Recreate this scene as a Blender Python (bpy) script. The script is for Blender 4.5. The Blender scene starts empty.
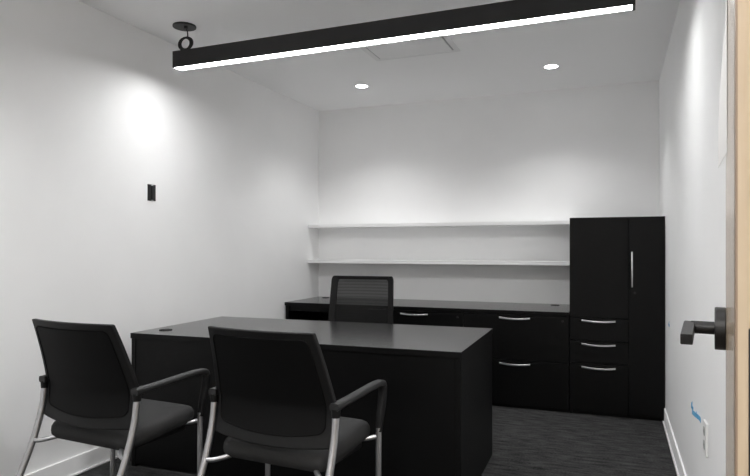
import bpy, bmesh, math, random
from mathutils import Vector, Matrix
random.seed(4)
R = math.radians
SC = bpy.context.scene
COL = SC.collection

# ------------------------------------------------------------------ materials
def mat(name, color, rough=0.5, metal=0.0, spec=0.5, noise=0.0, nscale=40.0, bump=0.0, bscale=200.0, stretch=(1, 1, 1), coat=0.0):
    m = bpy.data.materials.new(name); m.use_nodes = True
    nt = m.node_tree; b = nt.nodes['Principled BSDF']
    b.inputs['Base Color'].default_value = (*color, 1)
    b.inputs['Roughness'].default_value = rough
    b.inputs['Metallic'].default_value = metal
    b.inputs['Specular IOR Level'].default_value = spec
    b.inputs['Coat Weight'].default_value = coat
    tc = nt.nodes.new('ShaderNodeTexCoord'); mp = nt.nodes.new('ShaderNodeMapping')
    mp.inputs['Scale'].default_value = stretch
    nt.links.new(tc.outputs['Object'], mp.inputs['Vector'])
    if noise > 0:
        n = nt.nodes.new('ShaderNodeTexNoise'); n.inputs['Scale'].default_value = nscale; n.inputs['Detail'].default_value = 5
        nt.links.new(mp.outputs[0], n.inputs['Vector'])
        r = nt.nodes.new('ShaderNodeValToRGB')
        r.color_ramp.elements[0].position = 0.3; r.color_ramp.elements[1].position = 0.7
        r.color_ramp.elements[0].color = (*[c * (1 - noise) for c in color], 1)
        r.color_ramp.elements[1].color = (*[min(1, c * (1 + noise)) for c in color], 1)
        nt.links.new(n.outputs['Fac'], r.inputs['Fac']); nt.links.new(r.outputs[0], b.inputs['Base Color'])
    if bump > 0:
        n2 = nt.nodes.new('ShaderNodeTexNoise'); n2.inputs['Scale'].default_value = bscale; n2.inputs['Detail'].default_value = 3
        nt.links.new(mp.outputs[0], n2.inputs['Vector'])
        bp = nt.nodes.new('ShaderNodeBump'); bp.inputs['Strength'].default_value = bump; bp.inputs['Distance'].default_value = 0.002
        nt.links.new(n2.outputs['Fac'], bp.inputs['Height']); nt.links.new(bp.outputs[0], b.inputs['Normal'])
    return m

def emit(name, color, strength):
    m = bpy.data.materials.new(name); m.use_nodes = True
    nt = m.node_tree; nt.nodes.clear()
    e = nt.nodes.new('ShaderNodeEmission'); e.inputs['Color'].default_value = (*color, 1); e.inputs['Strength'].default_value = strength
    o = nt.nodes.new('ShaderNodeOutputMaterial'); nt.links.new(e.outputs[0], o.inputs[0])
    return m

WALL = mat('white_wall_paint', (.93, .93, .93), .75, spec=.25, noise=.012, nscale=3, bump=.12, bscale=160)
CEIL = mat('ceiling_paint', (.94, .94, .94), .9, spec=.15, bump=.1, bscale=160)
TRIM = mat('white_trim_paint', (.82, .82, .82), .4)
SHELF = mat('white_laminate', (.85, .85, .85), .45)
BLACKW = mat('black_wood_laminate', (.0024, .0024, .0025), .40, spec=.20, noise=.3, nscale=14, stretch=(1, 8, 8), bump=.12, bscale=90)
TOPW = mat('black_wood_top', (.015, .015, .0152), .19, spec=.95, noise=.25, nscale=14, stretch=(1, 14, 14), bump=.04, bscale=70)
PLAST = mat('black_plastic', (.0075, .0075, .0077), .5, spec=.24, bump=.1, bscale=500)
SEAM = mat('black_seam', (.004, .004, .004), .8, spec=.1)
PANELM = mat('black_back_fabric', (.0030, .0030, .0031), .6, spec=.14, noise=.15, nscale=350, bump=.25, bscale=600)
FABRIC = mat('black_seat_fabric', (.025, .025, .0254), .7, spec=.3, noise=.15, nscale=300, bump=.35, bscale=600)
ARMM = mat('black_soft_plastic', (.015, .015, .0153), .42, spec=.45, bump=.1, bscale=400)
CHROME = mat('satin_chrome', (.52, .52, .53), .38, metal=1)
PULL = mat('brushed_nickel', (.72, .72, .72), .32, metal=1, bump=.05, bscale=300)
BLKM = mat('matte_black_metal', (.014, .014, .015), .42, metal=.0, spec=.5, bump=.06, bscale=500)
CORD = mat('black_cord', (.012, .012, .012), .6)
PAPER = mat('white_paper', (.72, .71, .70), .8, spec=.2, bump=.1, bscale=60)
TAPE = mat('blue_painters_tape', (.14, .42, .68), .6, noise=.1, nscale=80)
OUTL = mat('white_plastic', (.83, .83, .82), .35)
SLOT = mat('dark_slot', (.02, .02, .02), .7)
LENS = emit('pendant_lens_glow', (1, 1, 1), 10.9)
DLENS = emit('downlight_lens_glow', (1, 1, 1), 8.0)
HLENS = emit('hall_fill_glow', (1, .97, .93), 6.2)

def carpet_mat():
    m = mat('charcoal_carpet', (.03, .03, .03), .95, spec=.1)
    nt = m.node_tree; b = nt.nodes['Principled BSDF']
    tc = nt.nodes.new('ShaderNodeTexCoord')
    def noise(scale, stretch, detail=4):
        mp = nt.nodes.new('ShaderNodeMapping'); mp.inputs['Scale'].default_value = stretch
        nt.links.new(tc.outputs['Object'], mp.inputs['Vector'])
        n = nt.nodes.new('ShaderNodeTexNoise'); n.inputs['Scale'].default_value = scale; n.inputs['Detail'].default_value = detail
        nt.links.new(mp.outputs[0], n.inputs['Vector']); return n
    a = noise(11, (.8, 3.2, 1), 6); c = noise(130, (.7, 1.3, 1), 3)
    mx = nt.nodes.new('ShaderNodeMath'); mx.operation = 'MULTIPLY_ADD'; mx.inputs[1].default_value = .62
    s2 = nt.nodes.new('ShaderNodeMath'); s2.operation = 'MULTIPLY'; s2.inputs[1].default_value = .60
    nt.links.new(c.outputs['Fac'], s2.inputs[0]); nt.links.new(a.outputs['Fac'], mx.inputs[0]); nt.links.new(s2.outputs[0], mx.inputs[2])
    r = nt.nodes.new('ShaderNodeValToRGB')
    r.color_ramp.elements[0].position = .43; r.color_ramp.elements[0].color = (.008, .008, .0082, 1)
    r.color_ramp.elements[1].position = .76; r.color_ramp.elements[1].color = (.068, .068, .068, 1)
    nt.links.new(mx.outputs[0], r.inputs['Fac']); nt.links.new(r.outputs[0], b.inputs['Base Color'])
    bp = nt.nodes.new('ShaderNodeBump'); bp.inputs['Strength'].default_value = .6; bp.inputs['Distance'].default_value = .004
    nt.links.new(c.outputs['Fac'], bp.inputs['Height']); nt.links.new(bp.outputs[0], b.inputs['Normal'])
    return m
CARPET = carpet_mat()

def wood_mat(name, c0, c1):
    m = mat(name, c0, .22, spec=.5, coat=.3)
    m.node_tree.nodes['Principled BSDF'].inputs['Coat Roughness'].default_value = .10
    nt = m.node_tree; b = nt.nodes['Principled BSDF']
    tc = nt.nodes.new('ShaderNodeTexCoord'); mp = nt.nodes.new('ShaderNodeMapping'); mp.inputs['Scale'].default_value = (30, 30, 1.6)
    n = nt.nodes.new('ShaderNodeTexNoise'); n.inputs['Scale'].default_value = 2.2; n.inputs['Detail'].default_value = 6; n.inputs['Distortion'].default_value = .6
    r = nt.nodes.new('ShaderNodeValToRGB')
    r.color_ramp.elements[0].position = .3; r.color_ramp.elements[0].color = (*c0, 1)
    r.color_ramp.elements[1].position = .7; r.color_ramp.elements[1].color = (*c1, 1)
    nt.links.new(tc.outputs['Object'], mp.inputs['Vector']); nt.links.new(mp.outputs[0], n.inputs['Vector'])
    nt.links.new(n.outputs['Fac'], r.inputs['Fac']); nt.links.new(r.outputs[0], b.inputs['Base Color'])
    return m
MAPLE = wood_mat('maple_veneer', (.52, .40, .27), (.60, .48, .34))

def mesh_mat():
    m = bpy.data.materials.new('black_mesh_weave'); m.use_nodes = True
    nt = m.node_tree; b = nt.nodes['Principled BSDF']
    b.inputs['Base Color'].default_value = (.010, .010, .010, 1); b.inputs['Roughness'].default_value = .7; b.inputs['Specular IOR Level'].default_value = .2
    tc = nt.nodes.new('ShaderNodeTexCoord'); w = nt.nodes.new('ShaderNodeTexWave'); w.bands_direction = 'Z'; w.inputs['Scale'].default_value = 14
    nt.links.new(tc.outputs['Object'], w.inputs['Vector'])
    mr = nt.nodes.new('ShaderNodeMapRange'); mr.inputs['To Min'].default_value = .84; mr.inputs['To Max'].default_value = .885
    nt.links.new(w.outputs['Fac'], mr.inputs['Value'])
    t = nt.nodes.new('ShaderNodeBsdfTransparent'); mx = nt.nodes.new('ShaderNodeMixShader'); o = nt.nodes['Material Output']
    nt.links.new(mr.outputs[0], mx.inputs['Fac']); nt.links.new(t.outputs[0], mx.inputs[1]); nt.links.new(b.outputs[0], mx.inputs[2])
    nt.links.new(mx.outputs[0], o.inputs['Surface'])
    return m
MESHM = mesh_mat()

# ------------------------------------------------------------------ mesh helpers
def box(bm, x0, x1, y0, y1, z0, z1):
    v = [bm.verts.new((x, y, z)) for z in (z0, z1) for x, y in ((x0, y0), (x1, y0), (x1, y1), (x0, y1))]
    for f in ((3, 2, 1, 0), (4, 5, 6, 7), (0, 1, 5, 4), (1, 2, 6, 5), (2, 3, 7, 6), (3, 0, 4, 7)):
        bm.faces.new([v[i] for i in f])

def loft(bm, rings, closed=True, caps=True):
    vs = [[bm.verts.new(p) for p in r] for r in rings]
    n = len(vs[0])
    for a, b in zip(vs, vs[1:]):
        for i in range(n if closed else n - 1):
            j = (i + 1) % n
            bm.faces.new((a[i], a[j], b[j], b[i]))
    if caps:
        bm.faces.new(vs[0][::-1]); bm.faces.new(vs[-1])

def rrect(w, d, r, n=6, cx=0, cy=0):
    out = []
    for sx, sy, a0 in ((1, 1, 0), (-1, 1, 90), (-1, -1, 180), (1, -1, 270)):
        for k in range(n + 1):
            a = R(a0 + 90 * k / n)
            out.append((cx + sx * (w / 2 - r) + r * math.cos(a), cy + sy * (d / 2 - r) + r * math.sin(a)))
    return out

def smooth_path(pts, n=8):
    P = [Vector(p) for p in pts]
    P = [P[0] * 2 - P[1]] + P + [P[-1] * 2 - P[-2]]
    out = []
    for i in range(1, len(P) - 2):
        a, b, c, d = P[i - 1:i + 3]
        for k in range(n):
            t = k / n
            out.append(.5 * ((2 * b) + (c - a) * t + (2 * a - 5 * b + 4 * c - d) * t * t + (3 * b - a - 3 * c + d) * t ** 3))
    out.append(P[-2])
    return out

def tube(bm, pts, r, seg=12, smooth=6, rx=None):
    P = smooth_path(pts, smooth) if smooth else [Vector(p) for p in pts]
    rings = []; side = None
    for i, p in enumerate(P):
        t = (P[min(i + 1, len(P) - 1)] - P[max(i - 1, 0)]).normalized()
        if side is None:
            ref = Vector((1, 0, 0)) if abs(t.x) < .9 else Vector((0, 0, 1))
            side = (ref - t * ref.dot(t)).normalized()
        else:
            side = (side - t * side.dot(t)).normalized()
        up = t.cross(side)
        rings.append([p + side * ((rx or r) * math.cos(2 * math.pi * k / seg)) + up * (r * math.sin(2 * math.pi * k / seg)) for k in range(seg)])
    loft(bm, rings)

def sweep_rect(bm, pts, ws, hs, side=Vector((1, 0, 0)), rr=.35):
    """sweep a rounded rectangle (w across 'side', h across the other) along pts"""
    P = [Vector(p) for p in pts]; rings = []
    for i, p in enumerate(P):
        t = (P[min(i + 1, len(P) - 1)] - P[max(i - 1, 0)]).normalized()
        s = (side - t * side.dot(t)).normalized(); up = s.cross(t)
        w, h = ws[i], hs[i]; r = min(w, h) * rr
        rings.append([p + s * a + up * b for a, b in rrect(w, h, r, 3)])
    loft(bm, rings)

def cyl(bm, c, r, h, axis='Z', seg=24, r2=None):
    r2 = r if r2 is None else r2
    rings = []
    for rr, t in ((r, 0), (r2, h)):
        ring = []
        for k in range(seg):
            a = 2 * math.pi * k / seg; x, y = rr * math.cos(a), rr * math.sin(a)
            ring.append({'Z': (c[0] + x, c[1] + y, c[2] + t), 'X': (c[0] + t, c[1] + x, c[2] + y), 'Y': (c[0] + y, c[1] + t, c[2] + x)}[axis])
        rings.append(ring)
    loft(bm, rings)

def annulus(bm, c, ro, ri, h, seg=32):
    prof = ((ro, 0), (ro, h), (ri, h), (ri, 0))
    vs = [[bm.verts.new((c[0] + r * math.cos(2 * math.pi * k / seg), c[1] + r * math.sin(2 * math.pi * k / seg), c[2] + z)) for k in range(seg)] for r, z in prof]
    for i in range(4):
        a, b = vs[i], vs[(i + 1) % 4]
        for k in range(seg):
            j = (k + 1) % seg; bm.faces.new((a[k], a[j], b[j], b[k]))

def cushion(bm, w, d, t, r, cx=0, cy=0, z0=0, zf=None):
    prof = ((.05, 0), (.012, .004 / .08), (.002, .02 / .08), (0, .036 / .08), (.002, .052 / .08), (.009, .066 / .08), (.022, .074 / .08), (.05, .080 / .08), (.11, .084 / .08), (.17, .085 / .08))
    rings = []
    for ins, k in prof:
        ring = []
        for x, y in rrect(w - 2 * ins, d - 2 * ins, max(.012, r - ins * .6), 6, cx, cy):
            z = z0 + k * t
            if zf: z += zf(x, y)
            ring.append((x, y, z))
        rings.append(ring)
    loft(bm, rings)

def obj(name, bm, m, parent=None, bevel=0.0, seg=2, loc=None, smooth=True, angle=38):
    bmesh.ops.recalc_face_normals(bm, faces=bm.faces)
    me = bpy.data.meshes.new(name); bm.to_mesh(me); bm.free()
    if smooth:
        for p in me.polygons: p.use_smooth = True
        me.set_sharp_from_angle(angle=R(angle))
    me.materials.append(m)
    o = bpy.data.objects.new(name, me); COL.objects.link(o)
    if parent: o.parent = parent
    if loc: o.location = loc
    if bevel:
        b = o.modifiers.new('bevel', 'BEVEL'); b.width = bevel; b.segments = seg; b.limit_method = 'ANGLE'; b.angle_limit = R(40)
        b.harden_normals = True
    return o

def boxes(name, bs, m, parent=None, bevel=0.0, **k):
    bm = bmesh.new()
    for b in bs: box(bm, *b)
    return obj(name, bm, m, parent, bevel, **k)

def tag(o, label, cat, group=None):
    o['label'] = label; o['category'] = cat
    if group: o['group'] = group
    return o

def dark_edges(o):
    o.data.materials.append(BLACKW)
    for p in o.data.polygons:
        if abs(p.normal.z) < .5: p.material_index = 1
    return o

def thing(name, label, cat, loc=(0, 0, 0), rz=0, group=None):
    o = bpy.data.objects.new(name, None); COL.objects.link(o)
    o.location = loc; o.rotation_euler.z = rz; o.empty_display_size = .1
    return tag(o, label, cat, group)

def struct(o):
    o['kind'] = 'structure'; return o

def copy_tree(o, parent=None):
    c = o.copy(); COL.objects.link(c)
    if parent: c.parent = parent
    for ch in list(o.children): copy_tree(ch, c)
    return c

# ------------------------------------------------------------------ room
XL, XR, YF, YB, ZC = -2.662, .322, .57, 5.34, 2.518
struct(boxes('floor', [(-4.2, 2.2, -1.8, YB + .12, -.1, 0)], CARPET))
struct(boxes('ceiling', [(-4.2, 2.2, -1.8, YB + .12, ZC, ZC + .1)], CEIL))
struct(boxes('wall_left', [(XL - .12, XL, YF - .12, YB + .12, 0, ZC)], WALL))
struct(boxes('wall_right', [(XR, XR + .12, YF - .12, YB + .12, 0, ZC)], WALL))
struct(boxes('wall_back', [(XL, XR, YB, YB + .12, 0, ZC)], WALL))
DX0, DX1, DZ = -.84, .145, 2.14
struct(boxes('wall_front', [(XL, DX0, YF - .12, YF - .015, 0, ZC), (DX1, XR, YF - .12, YF - .015, 0, ZC), (DX0, DX1, YF - .12, YF - .015, DZ, ZC)], WALL))
struct(boxes('wall_hall', [(-4.2, 2.2, -1.8, -1.7, 0, ZC), (-4.2, XL - .12, YF - .12, YF - .02, 0, ZC), (XR + .12, 2.2, YF - .12, YF - .02, 0, ZC),
                           (-4.2, -4.1, -1.7, YF - .12, 0, ZC), (2.1, 2.2, -1.7, YF - .12, 0, ZC)], WALL))
struct(boxes('trim_1', [(DX0 - .045, DX0 + .03, YF - .13, YF - .005, 0, DZ), (DX1, DX1 + .045, YF - .13, YF - .012, 0, DZ),
                        (DX0 - .045, DX1 + .045, YF - .13, YF - .005, DZ, DZ + .045)], MAPLE, bevel=.002))
def baseboard(name, bs, shoe):
    o = struct(boxes(name, [bs], WALL, bevel=.003)); boxes('shoe_moulding', [shoe], TRIM, o, bevel=.006)
baseboard('baseboard_left', (XL, XL + .012, YF, 4.67, 0, .1), (XL + .012, XL + .022, YF, 4.67, 0, .014))
baseboard('baseboard_right', (XR - .010, XR, YF, 4.675, 0, .1), (XR - .020, XR - .010, YF, 4.675, 0, .014))
baseboard('baseboard_front', (XL + .012, DX0 - .045, YF - .015, YF - .003, 0, .1), (XL + .022, DX0 - .045, YF - .003, YF + .007, 0, .014))

# ---- door, swung wide open against the right wall
ang = R(-7.87)
bm = bmesh.new(); box(bm, 0, .045, 0, .913, .012, 2.125)
door = struct(obj('door_1', bm, MAPLE, bevel=.0015, loc=(.0910, .5704, 0))); door.rotation_euler.z = ang
hz, hy = 1.038, .835
bm = bmesh.new(); cyl(bm, (-.020, hy, hz), .0425, .020, 'X', 40)
handle = obj('door_handle', bm, BLKM, door, .002)
bm = bmesh.new(); cyl(bm, (-.062, hy, hz), .0128, .048, 'X', 24); obj('shank', bm, BLKM, handle)
bm = bmesh.new()
sweep_rect(bm, [(-.065, hy + .013, hz + .001), (-.065, hy, hz + .001), (-.065, hy - .06, hz - .003), (-.065, hy - .130, hz - .009)], [.021] * 4, [.020] * 4, rr=.12)
obj('lever', bm, BLKM, handle, .001)
for k, z in enumerate((.24, 1.017, 1.88)):
    bm = bmesh.new(); box(bm, .0085, .041, -.0025, 0, z, z + .117)
    h = obj('hinge', bm, BLKM, door)
    bm = bmesh.new(); cyl(bm, (.049, -.006, z), .006, .117, 'Z', 14); obj('knuckle', bm, BLKM, h)
boxes('latch_plate', [(.010, .035, .913, .9145, hz - .028, hz + .028)], BLKM, door)

boxes('face_strip', [(-.0006, .001, .0, .045, .014, 2.123)], mat('brown_strip', (.28, .20, .14), .4), door)  # narrow brown strip down the door face at the hinge side

# paper taped to the door
pb = bmesh.new(); rings = []
for i in range(9):
    v = i / 8; ring = []
    for k in range(7):
        u = k / 6
        off = -.0015 - .010 * math.sin(v * math.pi * .62) * u - .003 * u * v
        ring.append((off, .57 + .21 * u, 1.632 - .279 * v))
    for k in range(6, -1, -1):
        p = ring[k]; ring.append((p[0] + .0006, p[1], p[2]))
    rings.append(ring)
loft(pb, rings)
paper = obj('paper_sheet', pb, PAPER, None, loc=door.location); paper.rotation_euler.z = ang
tag(paper, 'white sheet of paper taped to the upper face of the open wooden door', 'paper')

# ------------------------------------------------------------------ ceiling things
# pendant light bar
ZB, HB, WB, L = 2.264, .098, .072, 2.513
pend = thing('pendant_light', 'long black linear pendant light hanging from the ceiling over the desk', 'pendant light', (-2.433, 2.995, ZB), R(-.8))
boxes('housing', [(0, L - .009, -WB / 2, WB / 2, .02, HB), (0, L - .009, -WB / 2, -WB / 2 + .003, 0, .02), (0, L - .009, WB / 2 - .003, WB / 2, 0, .02)], BLKM, pend)
boxes('lamp_lens', [(.004, L - .010, -WB / 2 + .003, WB / 2 - .003, .003, .0199)], LENS, pend)
for x, xe in ((-.003, 0), (L - .009, L + .003)): boxes('end_cap', [(x, xe, -WB / 2, WB / 2, -.001, HB)], BLKM, pend)
for x in (.055, L - .055):
    bm = bmesh.new(); cyl(bm, (x, 0, ZC - ZB - .012), .068, .012, 'Z', 40)
    cn = obj('canopy', bm, BLKM, pend, .003)
    bm = bmesh.new(); cyl(bm, (x + .018, -.01, ZC - ZB - .026), .012, .014, 'Z', 16); obj('cable_grip', bm, BLKM, cn)
    bm = bmesh.new()
    tube(bm, [(x + .018, -.01, ZC - ZB - .018), (x + .028, -.01, .215), (x + .030, -.008, .19), (x + .022, -.004, HB + .078)], .0034, 8)
    obj('cable', bm, CORD, pend)
    bm = bmesh.new(); pts = []
    for k in range(101):
        a = 2 * math.pi * k / 20 + math.pi / 2
        rr = .035 + .007 * math.sin(k * .33)
        pts.append((x + .012 + 1.18 * rr * math.cos(a), -.006 + .012 * k / 100, HB + .044 + rr * math.sin(a)))
    tube(bm, pts, .0058, 6, 0); obj('cable_coil', bm, CORD, pend)

# recessed downlights; the front pair is out of view, added to brighten the near walls
for x, y, lab in ((-1.919, 4.632, 'round white recessed ceiling downlight at the back, nearer the left wall'), (-.433, 4.632, 'round white recessed ceiling downlight at the back, nearer the right wall'),
                  (-1.919, 1.30, 'added fill downlight, out of view in the ceiling above the left guest chair'), (-.433, 1.30, 'added fill downlight, out of view in the ceiling near the doorway')):
    t = thing('recessed_downlight', lab, 'downlight', (x, y, ZC), 0, 'recessed ceiling downlights')
    bm = bmesh.new(); annulus(bm, (0, 0, -.005), .058, .047, .005); obj('trim_ring', bm, TRIM, t, .001)
    bm = bmesh.new(); cyl(bm, (0, 0, -.003), .047, .003, 'Z', 32); obj('lamp_lens', bm, DLENS, t)
    ld = bpy.data.lights.new('downlight_beam', 'SPOT'); ld.energy = 12.5 if y > 3 else 23; ld.spot_size = R(120) if y > 3 else R(135); ld.spot_blend = .9; ld.shadow_soft_size = .05
    lo = bpy.data.objects.new('downlight_beam', ld); COL.objects.link(lo); lo.parent = t; lo.location = (0, 0, -.012)

# square air diffuser
vent = thing('air_diffuser', 'square white air diffuser set in the ceiling beyond the pendant light', 'vent', (-1.262, 3.745, ZC))
bm = bmesh.new()
for (x0, x1, y0, y1) in ((-.30, .30, -.30, -.265), (-.30, .30, .265, .30), (-.30, -.265, -.265, .265), (.265, .30, -.265, .265)):
    box(bm, x0, x1, y0, y1, -.006, 0)
obj('frame', bm, TRIM, vent, .002)
boxes('face_panel', [(-.254, .254, -.254, .254, -.008, -.004)], TRIM, vent, .002)
boxes('duct_gap', [(-.265, .265, -.265, .265, -.003, 0)], mat('vent_shadow_gap', (.46, .46, .46), .8), vent)

# ------------------------------------------------------------------ wall things
wb = thing('outlet_box', 'small black open electrical box set in the blank left wall', 'outlet box', (XL, 3.038, 1.540))
boxes('box_rim', [(0, .004, -.034, -.028, -.05, .05), (0, .004, .028, .034, -.05, .05), (0, .004, -.028, .028, -.05, -.044), (0, .004, -.028, .028, .044, .05)], BLKM, wb)
boxes('box_back', [(0, .0015, -.028, .028, -.044, .044)], SLOT, wb)
boxes('receptacle', [(.0015, .010, -.004, .024, -.040, .040)], BLKM, wb, .002)
for z in (.044, -.052): boxes('mounting_tab', [(.0015, .007, -.006, .010, z, z + .008)], PULL, wb, .001)

ol = thing('wall_outlet', 'white wall outlet low on the right wall beside the blue tape', 'outlet', (XR, 2.622, .482))
boxes('cover_plate', [(-.009, 0, -.038, .038, -.062, .062)], OUTL, ol, .003)
for z in (-.026, .026):
    bm = bmesh.new(); loft(bm, [[(xx, a, b + z) for a, b in rrect(.034, .032, .010, 5)] for xx in (-.011, -.0085)])
    rc = obj('receptacle', bm, mat('grey_receptacle', (.45, .45, .45), .4), ol)
    boxes('slot', [(-.0114, -.0109, -.009, -.007, z - .006, z + .006), (-.0114, -.0109, .007, .009, z - .006, z + .006)], SLOT, rc)

def tape(name, pts, w, lab):
    bm = bmesh.new(); P = smooth_path(pts, 5)
    rings = []
    for i, p in enumerate(P):
        t = (P[min(i + 1, len(P) - 1)] - P[max(i - 1, 0)]).normalized()
        n = Vector((-1, 0, 0)); s = t.cross(n)
        s = s.normalized() if s.length > .05 else Vector((0, 1, 0))
        n = s.cross(t).normalized()
        rings.append([p + s * w / 2 - n * .0006, p - s * w / 2 - n * .0006, p - s * w / 2 + n * .0006, p + s * w / 2 + n * .0006])
    loft(bm, rings)
    return tag(obj(name, bm, TAPE), lab, 'tape')
tape('tape_strip', [(XR, 2.80, .500), (XR - .003, 2.82, .506), (XR - .016, 2.85, .513), (XR - .022, 2.89, .514), (XR - .016, 2.925, .504), (XR - .002, 2.932, .492), (XR, 2.955, .494)], .020,
     'curled strip of blue tape above the outlet on the right wall')
tape('tape_scrap', [(XR, 3.06, .484), (XR - .006, 3.08, .495), (XR, 3.10, .502)], .02, 'tiny scrap of blue tape behind the curled blue strip')
tape('tape_dot', [(XR, 4.352, .700), (XR - .004, 4.360, .714), (XR, 4.364, .728)], .03, 'tiny blue tape dot on the right wall close to the tall cabinet')

# shelves
sx1 = -.313
for z, lab in ((1.387, 'upper of the two long white wall shelves on the back wall'), (1.061, 'lower of the two long white wall shelves, nearer the credenza')):
    tag(boxes('wall_shelf', [(XL + .001, sx1, 5.11, YB - .0005, z, z + .030)], SHELF, None, .0015), lab, 'shelf', 'long white wall shelves')

# ------------------------------------------------------------------ casework along the back wall
FY = 4.68
def pull(parent, x, z, length=.225, y=0, vertical=False):
    """bowed bar pull, standing proud of the face at y (towards -Y)"""
    n = 15; pts = []; ws = []; hs = []
    for k in range(n):
        u = k / (n - 1) * 2 - 1
        a = u * length / 2
        outw = -.004 - .026 * (1 - abs(u) ** 2.2)
        drop = -.005 * (1 - u * u)
        pts.append((x, y + outw, z + a) if vertical else (x + a, y + outw, z + drop))
        ws.append(.011 if vertical else .013); hs.append(.008)
    bm = bmesh.new()
    sweep_rect(bm, pts, ws, hs, Vector((1, 0, 0)) if vertical else Vector((0, 0, 1)), .3)
    for s in (-1, 1):
        c = (x, y - .008, z + s * length / 2 * .96) if vertical else (x + s * length / 2 * .96, y - .008, z)
        cyl(bm, c, .005, .008, 'Y', 10)
    return obj('handle', bm, PULL, parent)

def lock(parent, x, z, y=0):
    bm = bmesh.new(); cyl(bm, (x, y - .003, z), .009, .003, 'Y', 18); return obj('lock', bm, BLKM, parent)

TOPZ = .7325
# continuous worktop
top = thing('credenza_top', 'long black worktop lying along the back wall over the file cabinets', 'worktop', (XL + .003, FY, TOPZ - .028))
x1 = -.313 - (XL + .003)
dark_edges(boxes('top_slab', [(0, x1, -.004, YB - FY - .001, 0, .028)], TOPW, top, .002))
for gx in (.125, x1 - .145):
    bm = bmesh.new(); annulus(bm, (gx, .55, .0275), .034, .024, .004); cyl(bm, (gx, .55, .0275), .024, .002); obj('grommet', bm, PLAST, top)
# left open leg space: supports
kn = thing('support_frame', 'black open kneespace frame at the left end of the credenza', 'credenza support', (XL + .006, FY, 0))
boxes('end_panel', [(0, .028, .012, YB - FY - .002, 0, TOPZ - .0285)], BLACKW, kn, .001)
boxes('back_panel', [(.028, .765, YB - FY - .05, YB - FY - .032, .05, TOPZ - .0285)], BLACKW, kn, .001)
boxes('top_rail', [(.028, .765, .03, .048, TOPZ - .075, TOPZ - .0285)], BLACKW, kn, .001)

def file_cabinet(x0, x1, lab):
    w = x1 - x0
    t = thing('file_cabinet', lab, 'file cabinet', (x0, FY, 0), 0, 'black two-drawer file cabinets')
    z1 = TOPZ - .0285
    bx = [(0, .018, .019, YB - FY - .002, 0, z1), (w - .018, w, .019, YB - FY - .002, 0, z1), (.018, w - .018, YB - FY - .02, YB - FY - .002, 0, z1),
          (.018, w - .018, .03, YB - FY - .02, .03, .05), (.018, w - .018, .03, YB - FY - .02, z1 - .018, z1), (.018, w - .018, .025, .04, 0, .05)]
    boxes('cabinet_body', bx, BLACKW, t)
    for (a, b, hz_) in ((.030, .358, .330), (.362, z1 - .004, .672)):
        d = boxes('drawer', [(.002, w - .002, 0, .0185, a, b)], BLACKW, t, .0012)
        pull(d, w / 2, hz_ + .004)
        if hz_ > .5: lock(d, w - .045, b - .035)
    return t
file_cabinet(-1.885, -1.092, 'black two-drawer file cabinet under the worktop, directly behind the mesh task chair')
file_cabinet(-1.090, -.313, 'black two-drawer file cabinet under the worktop, against the tall cabinet')

# tall storage cabinet
tx0, tx1 = -.309, .3195; w = tx1 - tx0; TH = 1.419; xm = .087 - tx0
tw = thing('storage_cabinet', 'tall black storage cabinet with drawers and a narrow door in the back right corner', 'cabinet', (tx0, FY, 0))
D = YB - FY - .002
boxes('cabinet_body', [(0, .018, .019, D, 0, TH), (w - .018, w, .019, D, 0, TH), (.018, w - .018, .019, D, TH - .02, TH), (.018, w - .018, D - .015, D, 0, TH - .02),
                       (xm - .009, xm + .009, .024, D - .015, 0, TH - .02), (.018, w - .018, .024, D - .015, .03, .05), (.018, w - .018, .03, .05, 0, .03), (.018, xm - .009, .03, D - .015, .69, .705)], BLACKW, tw)
boxes('upper_door', [(.002, xm - .002, 0, .0185, .702, TH - .002)], BLACKW, tw, .0012)
for (a, b, hz_) in ((.030, .371, .339), (.375, .533, .504), (.537, .698, .673)):
    d = boxes('drawer', [(.002, xm - .002, 0, .0185, a, b)], BLACKW, tw, .0012)
    pull(d, .197, hz_ + .006)
dr = boxes('narrow_door', [(xm + .002, w - .002, 0, .0185, .030, TH - .002)], BLACKW, tw, .0012)
pull(dr, .109 - tx0, 1.049, .246, vertical=True)
lock(dr, .128 - tx0, .885)

# ------------------------------------------------------------------ desk
dx0, dx1, dy0, dy1 = -2.4833, -.6407, 2.6684, 3.5426
desk = thing('desk', 'large black wooden desk standing in the middle of the room', 'desk', (dx0, dy0, 0), R(1.35))
W, Dp = dx1 - dx0, dy1 - dy0
dark_edges(boxes('desktop', [(0, W, 0, Dp, TOPZ - .030, TOPZ)], TOPW, desk, .002))
boxes('front_panel', [(.030, W - .030, .010, .030, .012, TOPZ - .031)], BLACKW, desk, .001)
boxes('end_panel', [(.003, .029, .006, Dp - .004, 0, TOPZ - .031)], BLACKW, desk, .001)
boxes('end_panel', [(W - .029, W - .003, .006, Dp - .004, 0, TOPZ - .031)], BLACKW, desk, .001)
bm = bmesh.new(); annulus(bm, (.105, .165, TOPZ - .0005), .036, .026, .004); cyl(bm, (.105, .165, TOPZ - .0005), .026, .0025); obj('grommet', bm, PLAST, desk)

# ------------------------------------------------------------------ guest chairs
def yb(z):                                       # profile of the back, local y
    if z < .64: return -.242 - 1.05 * (.64 - z) ** 2
    return -.242 - .27 * (z - .64) - .28 * (z - .64) ** 2
def back_pt(u, v, off=0.0, hw=None):
    zt, zb = .912, .490 + .014 * u * u
    z = zb + (zt - zb) * v
    if hw is None:
        hw = .255 + .004 * min(1, v / .38) - (.034 * max(0, (v - .38) / .62))
    x = u * hw
    return (x, yb(z) + .030 * u * u - off, z)

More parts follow.
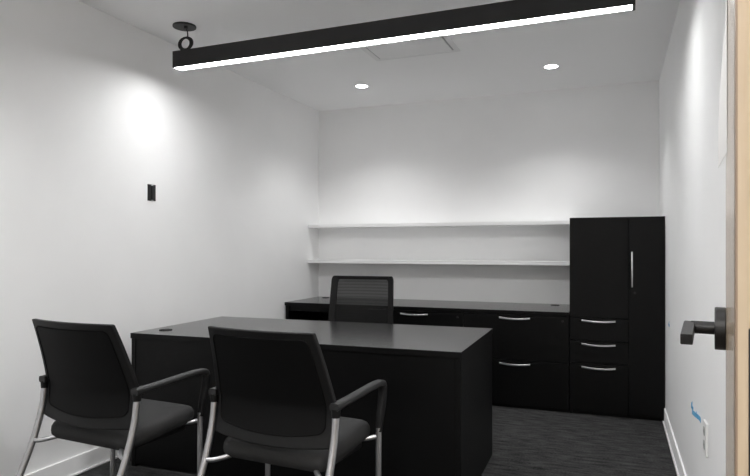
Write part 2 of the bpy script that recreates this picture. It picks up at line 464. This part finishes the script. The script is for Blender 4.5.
def guest_chair():
    t = thing('guest_chair', '', 'chair', group='black guest chairs with chrome legs')
    bm = bmesh.new(); nu, nv = 20, 18
    def grid(off):
        return [[bm.verts.new(back_pt(i / nu * 2 - 1, j / nv, off)) for i in range(nu + 1)] for j in range(nv + 1)]
    A, B = grid(.0), grid(.024)
    for j in range(nv):
        for i in range(nu):
            bm.faces.new((A[j][i], A[j][i + 1], A[j + 1][i + 1], A[j + 1][i])); bm.faces.new((B[j][i + 1], B[j][i], B[j + 1][i], B[j + 1][i + 1]))
        bm.faces.new((A[j][0], A[j + 1][0], B[j + 1][0], B[j][0])); bm.faces.new((A[j + 1][nu], A[j][nu], B[j][nu], B[j + 1][nu]))
    for i in range(nu):
        bm.faces.new((A[0][i + 1], A[0][i], B[0][i], B[0][i + 1])); bm.faces.new((A[nv][i], A[nv][i + 1], B[nv][i + 1], B[nv][i]))
    back = obj('backrest', bm, PLAST, t, .006, 3)
    # inset rear panel with a rounded trapezoid outline, its seam, and the pad in front
    def half(v, umax, v0, v1, ru, rv):              # half-width of the outline at height v (u, v space)
        t = 1.0
        for d in (v - v0, v1 - v):
            if d < rv: t = min(t, 1 - (ru / umax) * (1 - math.sqrt(max(0, 1 - ((rv - d) / rv) ** 2))))
        return umax * t
    def sheet(umax, v0, v1, off, edge, dome=0.0, sag=.03):
        nv_, nu_ = 34, 24; bm = bmesh.new()
        vv = [v0 + (v1 - v0) * (.5 - .5 * math.cos(math.pi * j / nv_)) for j in range(nv_ + 1)]
        def row(v, o):
            hu = half(v, umax, v0, v1, .10, .055); k = 1 - ((v - v0) / (v1 - v0)) * .8
            return [back_pt(u, v - sag * k * (1 - (u / umax) ** 2), o + dome * (1 - (u / umax) ** 4) * math.sin(math.pi * min(1, max(0, (v - v0) / (v1 - v0)))) ** .5) for u in [hu * (i / nu_ * 2 - 1) for i in range(nu_ + 1)]]
        F = [[bm.verts.new(p) for p in row(v, off)] for v in vv]
        for j in range(nv_):
            for i in range(nu_): bm.faces.new((F[j][i], F[j][i + 1], F[j + 1][i + 1], F[j + 1][i]))
        e = bmesh.ops.extrude_edge_only(bm, edges=[q for q in bm.edges if q.is_boundary])
        for q in e['geom']:
            if isinstance(q, bmesh.types.BMVert): q.co.y += edge
        rim = [Vector(p) for p in [row(v, off)[-1] for v in vv] + row(vv[-1], off)[::-1][1:-1] + [row(v, off)[0] for v in vv[::-1]] + row(vv[0], off)[1:-1]]
        return bm, rim
    bm, rim = sheet(.88, .130, .935, .0252, .003)
    obj('back_panel', bm, PANELM, back)
    keep = [rim[0]]
    for p in rim[1:]:
        if (p - keep[-1]).length > .004: keep.append(p)
    bm = bmesh.new(); tube(bm, keep + [keep[0]], .0028, 6, 0); obj('seam', bm, SEAM, back)
    bm, rim = sheet(.90, .08, .955, -.010, -.012, -.014); obj('back_pad', bm, FABRIC, back)
    # seat
    bm = bmesh.new(); cushion(bm, .462, .40, .076, .045, 0, -.060, .424, lambda x, y: .016 * ((y + .06) / .2) - .006 * max(0, (y - .06) / .1) ** 2)
    seat = obj('seat', bm, FABRIC, t)
    bm = bmesh.new(); loft(bm, [[(x, y, z) for x, y in rrect(.41, .35, .045, 6, 0, -.060)] for z in (.406, .424)]); obj('seat_pan', bm, PLAST, seat, .003)
    for s in (-1, 1):
        x = .265 * s
        # armrest: pad and front post in one moulded piece
        path = smooth_path([(x, -.254, .649), (x, -.215, .650), (x, -.11, .654), (x, .01, .660), (x, .10, .662), (x, .142, .654), (x, .150, .622), (x, .142, .575), (x, .126, .525), (x, .113, .468)], 4)
        n = len(path); ws = []; hs = []
        for i in range(n):
            f = i / (n - 1)
            if f < .5: ws.append(.036); hs.append(.023 if f > .12 else .027)
            else:
                g = (f - .5) / .5; ws.append(.036 - .012 * g); hs.append(.024 + .010 * math.sin(g * math.pi))
        k = int(n * .60)
        bm = bmesh.new(); sweep_rect(bm, path[:k + 1], ws[:k + 1], hs[:k + 1], Vector((1, 0, 0)), .32)
        arm = obj('armrest', bm, ARMM, t)
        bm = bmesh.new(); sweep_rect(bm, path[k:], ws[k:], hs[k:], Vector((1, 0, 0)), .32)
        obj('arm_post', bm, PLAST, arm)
        bm = bmesh.new(); cyl(bm, (x, -.240, .612), .0150, .030, 'Z', 18, .017); obj('arm_socket', bm, PLAST, arm)
        # rear leg
        bm = bmesh.new(); tube(bm, [(x, -.240, .615), (x, -.253, .53), (x, -.284, .43), (x, -.320, .345), (x, -.354, .27), (x, -.465, .012)], .0133, 14)
        leg = obj('leg', bm, CHROME, t)
        bm = bmesh.new(); cyl(bm, (x, -.468, 0), .017, .018, 'Z', 16); obj('glide', bm, PLAST, leg)
        # front leg
        bm = bmesh.new(); tube(bm, [(x, .112, .485), (x, .110, .30), (x, .108, .012)], .0115, 14)
        leg = obj('leg', bm, CHROME, t)
        bm = bmesh.new(); cyl(bm, (x, .108, 0), .016, .018, 'Z', 16); obj('glide', bm, PLAST, leg)
        bm = bmesh.new(); tube(bm, [(x, .111, .448), (x * .93, .106, .446), (x * .84, .090, .442), (x * .70, .07, .440)], .009, 10)
        obj('seat_rail', bm, CHROME, t)
        bm = bmesh.new(); tube(bm, [(x, -.296, .405), (x * .86, -.282, .408), (x * .70, -.240, .418), (x * .55, -.18, .432)], .0095, 10)
        obj('seat_rail', bm, CHROME, t)
    return t
g1 = guest_chair(); g1.location = (-1.953, 2.130, 0); g1.rotation_euler.z = R(-4.5)
g1['label'] = 'black guest chair with chrome legs beside the left wall, facing the desk'
g2 = copy_tree(g1); g2.location = (-1.148, 2.197, 0); g2.rotation_euler.z = R(-4)
g2['label'] = 'black guest chair with chrome legs in front of the middle of the desk'

# ------------------------------------------------------------------ task chair behind the desk
tc = thing('task_chair', 'black mesh-back task chair between the desk and the credenza', 'task chair', (-1.708, 3.94, 0), R(180 + 3))
def tb(x, z, off=0): return (x, -.19 - .13 * (z - .5) + .045 * (x / .235) ** 2 - off, z)
def tb_out(ins):
    pts = []
    for px, pz in rrect(2, 1, .07, 6, 0, .5):
        z = .49 + ins + (.505 - 2 * ins) * pz
        hw = .252 - .016 * pz - ins * 1.6
        pts.append((px * hw, z))
    return pts
bm = bmesh.new(); o_, i_ = tb_out(0), tb_out(.025); n = len(o_)
V = [[bm.verts.new(tb(x, z, off)) for x, z in pts] for pts, off in ((o_, 0), (o_, .026), (i_, .024), (i_, .002))]
for a, b in ((0, 1), (1, 2), (2, 3), (3, 0)):
    for k in range(n):
        j = (k + 1) % n; bm.faces.new((V[a][k], V[a][j], V[b][j], V[b][k]))
fr = obj('back_frame', bm, PLAST, tc, .003)
bm = bmesh.new(); nu, nv = 14, 14; io = .021
def mp(i, j, off):
    v = j / nv; z = .49 + io + (.505 - 2 * io) * v; hw = .252 - .016 * v - io * 1.5
    return tb((i / nu * 2 - 1) * hw, z, off)
G = [[bm.verts.new(mp(i, j, .012)) for i in range(nu + 1)] for j in range(nv + 1)]
for j in range(nv):
    for i in range(nu): bm.faces.new((G[j][i], G[j][i + 1], G[j + 1][i + 1], G[j + 1][i]))
obj('back_mesh', bm, MESHM, tc)
bm = bmesh.new(); cushion(bm, .49, .46, .075, .07, 0, .04, .405); obj('seat', bm, FABRIC, tc)
bm = bmesh.new(); sweep_rect(bm, smooth_path([(0, .05, .385), (0, -.12, .38), (0, -.225, .40), (0, -.235, .47), (0, -.232, .53)], 5), [.07] * 21, [.022] * 21); obj('back_support', bm, PLAST, tc)
boxes('tilt_mechanism', [(-.07, .07, -.06, .12, .365, .406)], PLAST, tc, .006)
bm = bmesh.new(); cyl(bm, (0, 0, .11), .025, .14); cyl(bm, (0, 0, .24), .014, .13); obj('gas_lift', bm, CHROME, tc)
bm = bmesh.new(); cyl(bm, (0, 0, .075), .042, .055)
for k in range(5):
    a = 2 * math.pi * k / 5 + .3
    d = Vector((math.cos(a), math.sin(a), 0)); s = Vector((-d.y, d.x, 0))
    sweep_rect(bm, [d * .02 + Vector((0, 0, .105)), d * .16 + Vector((0, 0, .092)), d * .285 + Vector((0, 0, .076))], [.045, .038, .03], [.04, .03, .022], s)
base = obj('base', bm, PLAST, tc)
for k in range(5):
    a = 2 * math.pi * k / 5 + .3; d = Vector((math.cos(a), math.sin(a), 0)) * .275; s = Vector((-d.y, d.x, 0)).normalized()
    bm = bmesh.new(); sgn = 1
    for off in (-.016, .016):
        c = d + s * off + Vector((0, 0, .027)); rings = []
        for w_ in (-.009, .009):
            e = d.normalized()
            rings.append([c + s * w_ + e * (.027 * math.cos(q)) + Vector((0, 0, .027 * math.sin(q))) for q in [2 * math.pi * m_ / 18 for m_ in range(18)]])
        loft(bm, rings)
    cyl(bm, (d.x, d.y, .03), .007, .045, 'Z', 10)
    obj('caster', bm, PLAST, base)

# ------------------------------------------------------------------ hall fill lamp (unseen, added to lift near walls and door edge) and world
hl = thing('hall_fill_light', 'added flat fill light, unseen in the hallway outside the office door', 'ceiling light', (-.2, -.75, ZC))
boxes('frame', [(-.62, .62, -.32, -.30, -.03, 0), (-.62, .62, .30, .32, -.03, 0), (-.62, -.60, -.30, .30, -.03, 0), (.60, .62, -.30, .30, -.03, 0)], TRIM, hl)
boxes('lamp_lens', [(-.60, .60, -.30, .30, -.02, -.005)], HLENS, hl)

wd = bpy.data.worlds.new('world'); SC.world = wd; wd.use_nodes = True
wd.node_tree.nodes['Background'].inputs['Color'].default_value = (.5, .5, .5, 1)
wd.node_tree.nodes['Background'].inputs['Strength'].default_value = .05

# ------------------------------------------------------------------ camera
cd = bpy.data.cameras.new('camera'); cd.sensor_fit = 'HORIZONTAL'; cd.sensor_width = 36; cd.lens = 36 * 616.5 / 750
cd.shift_y = 10.17 / 750; cd.shift_x = 1.24 / 750; cd.clip_start = .02
cam = bpy.data.objects.new('camera', cd); COL.objects.link(cam)
cam.location = (0, 0, 1.1984); cam.rotation_euler = (R(90), 0, R(21.39))
SC.camera = cam

vs = SC.view_settings
SC.display_settings.display_device = 'sRGB'
vs.view_transform = 'Standard'; vs.look = 'None'; vs.gamma = 1; vs.use_curve_mapping = False
vs.exposure = 2.0
SC.cycles.max_bounces = 14; SC.cycles.diffuse_bounces = 10; SC.cycles.transparent_max_bounces = 12
SC.cycles.use_denoising = True
SC.cycles.sample_clamp_indirect = 4
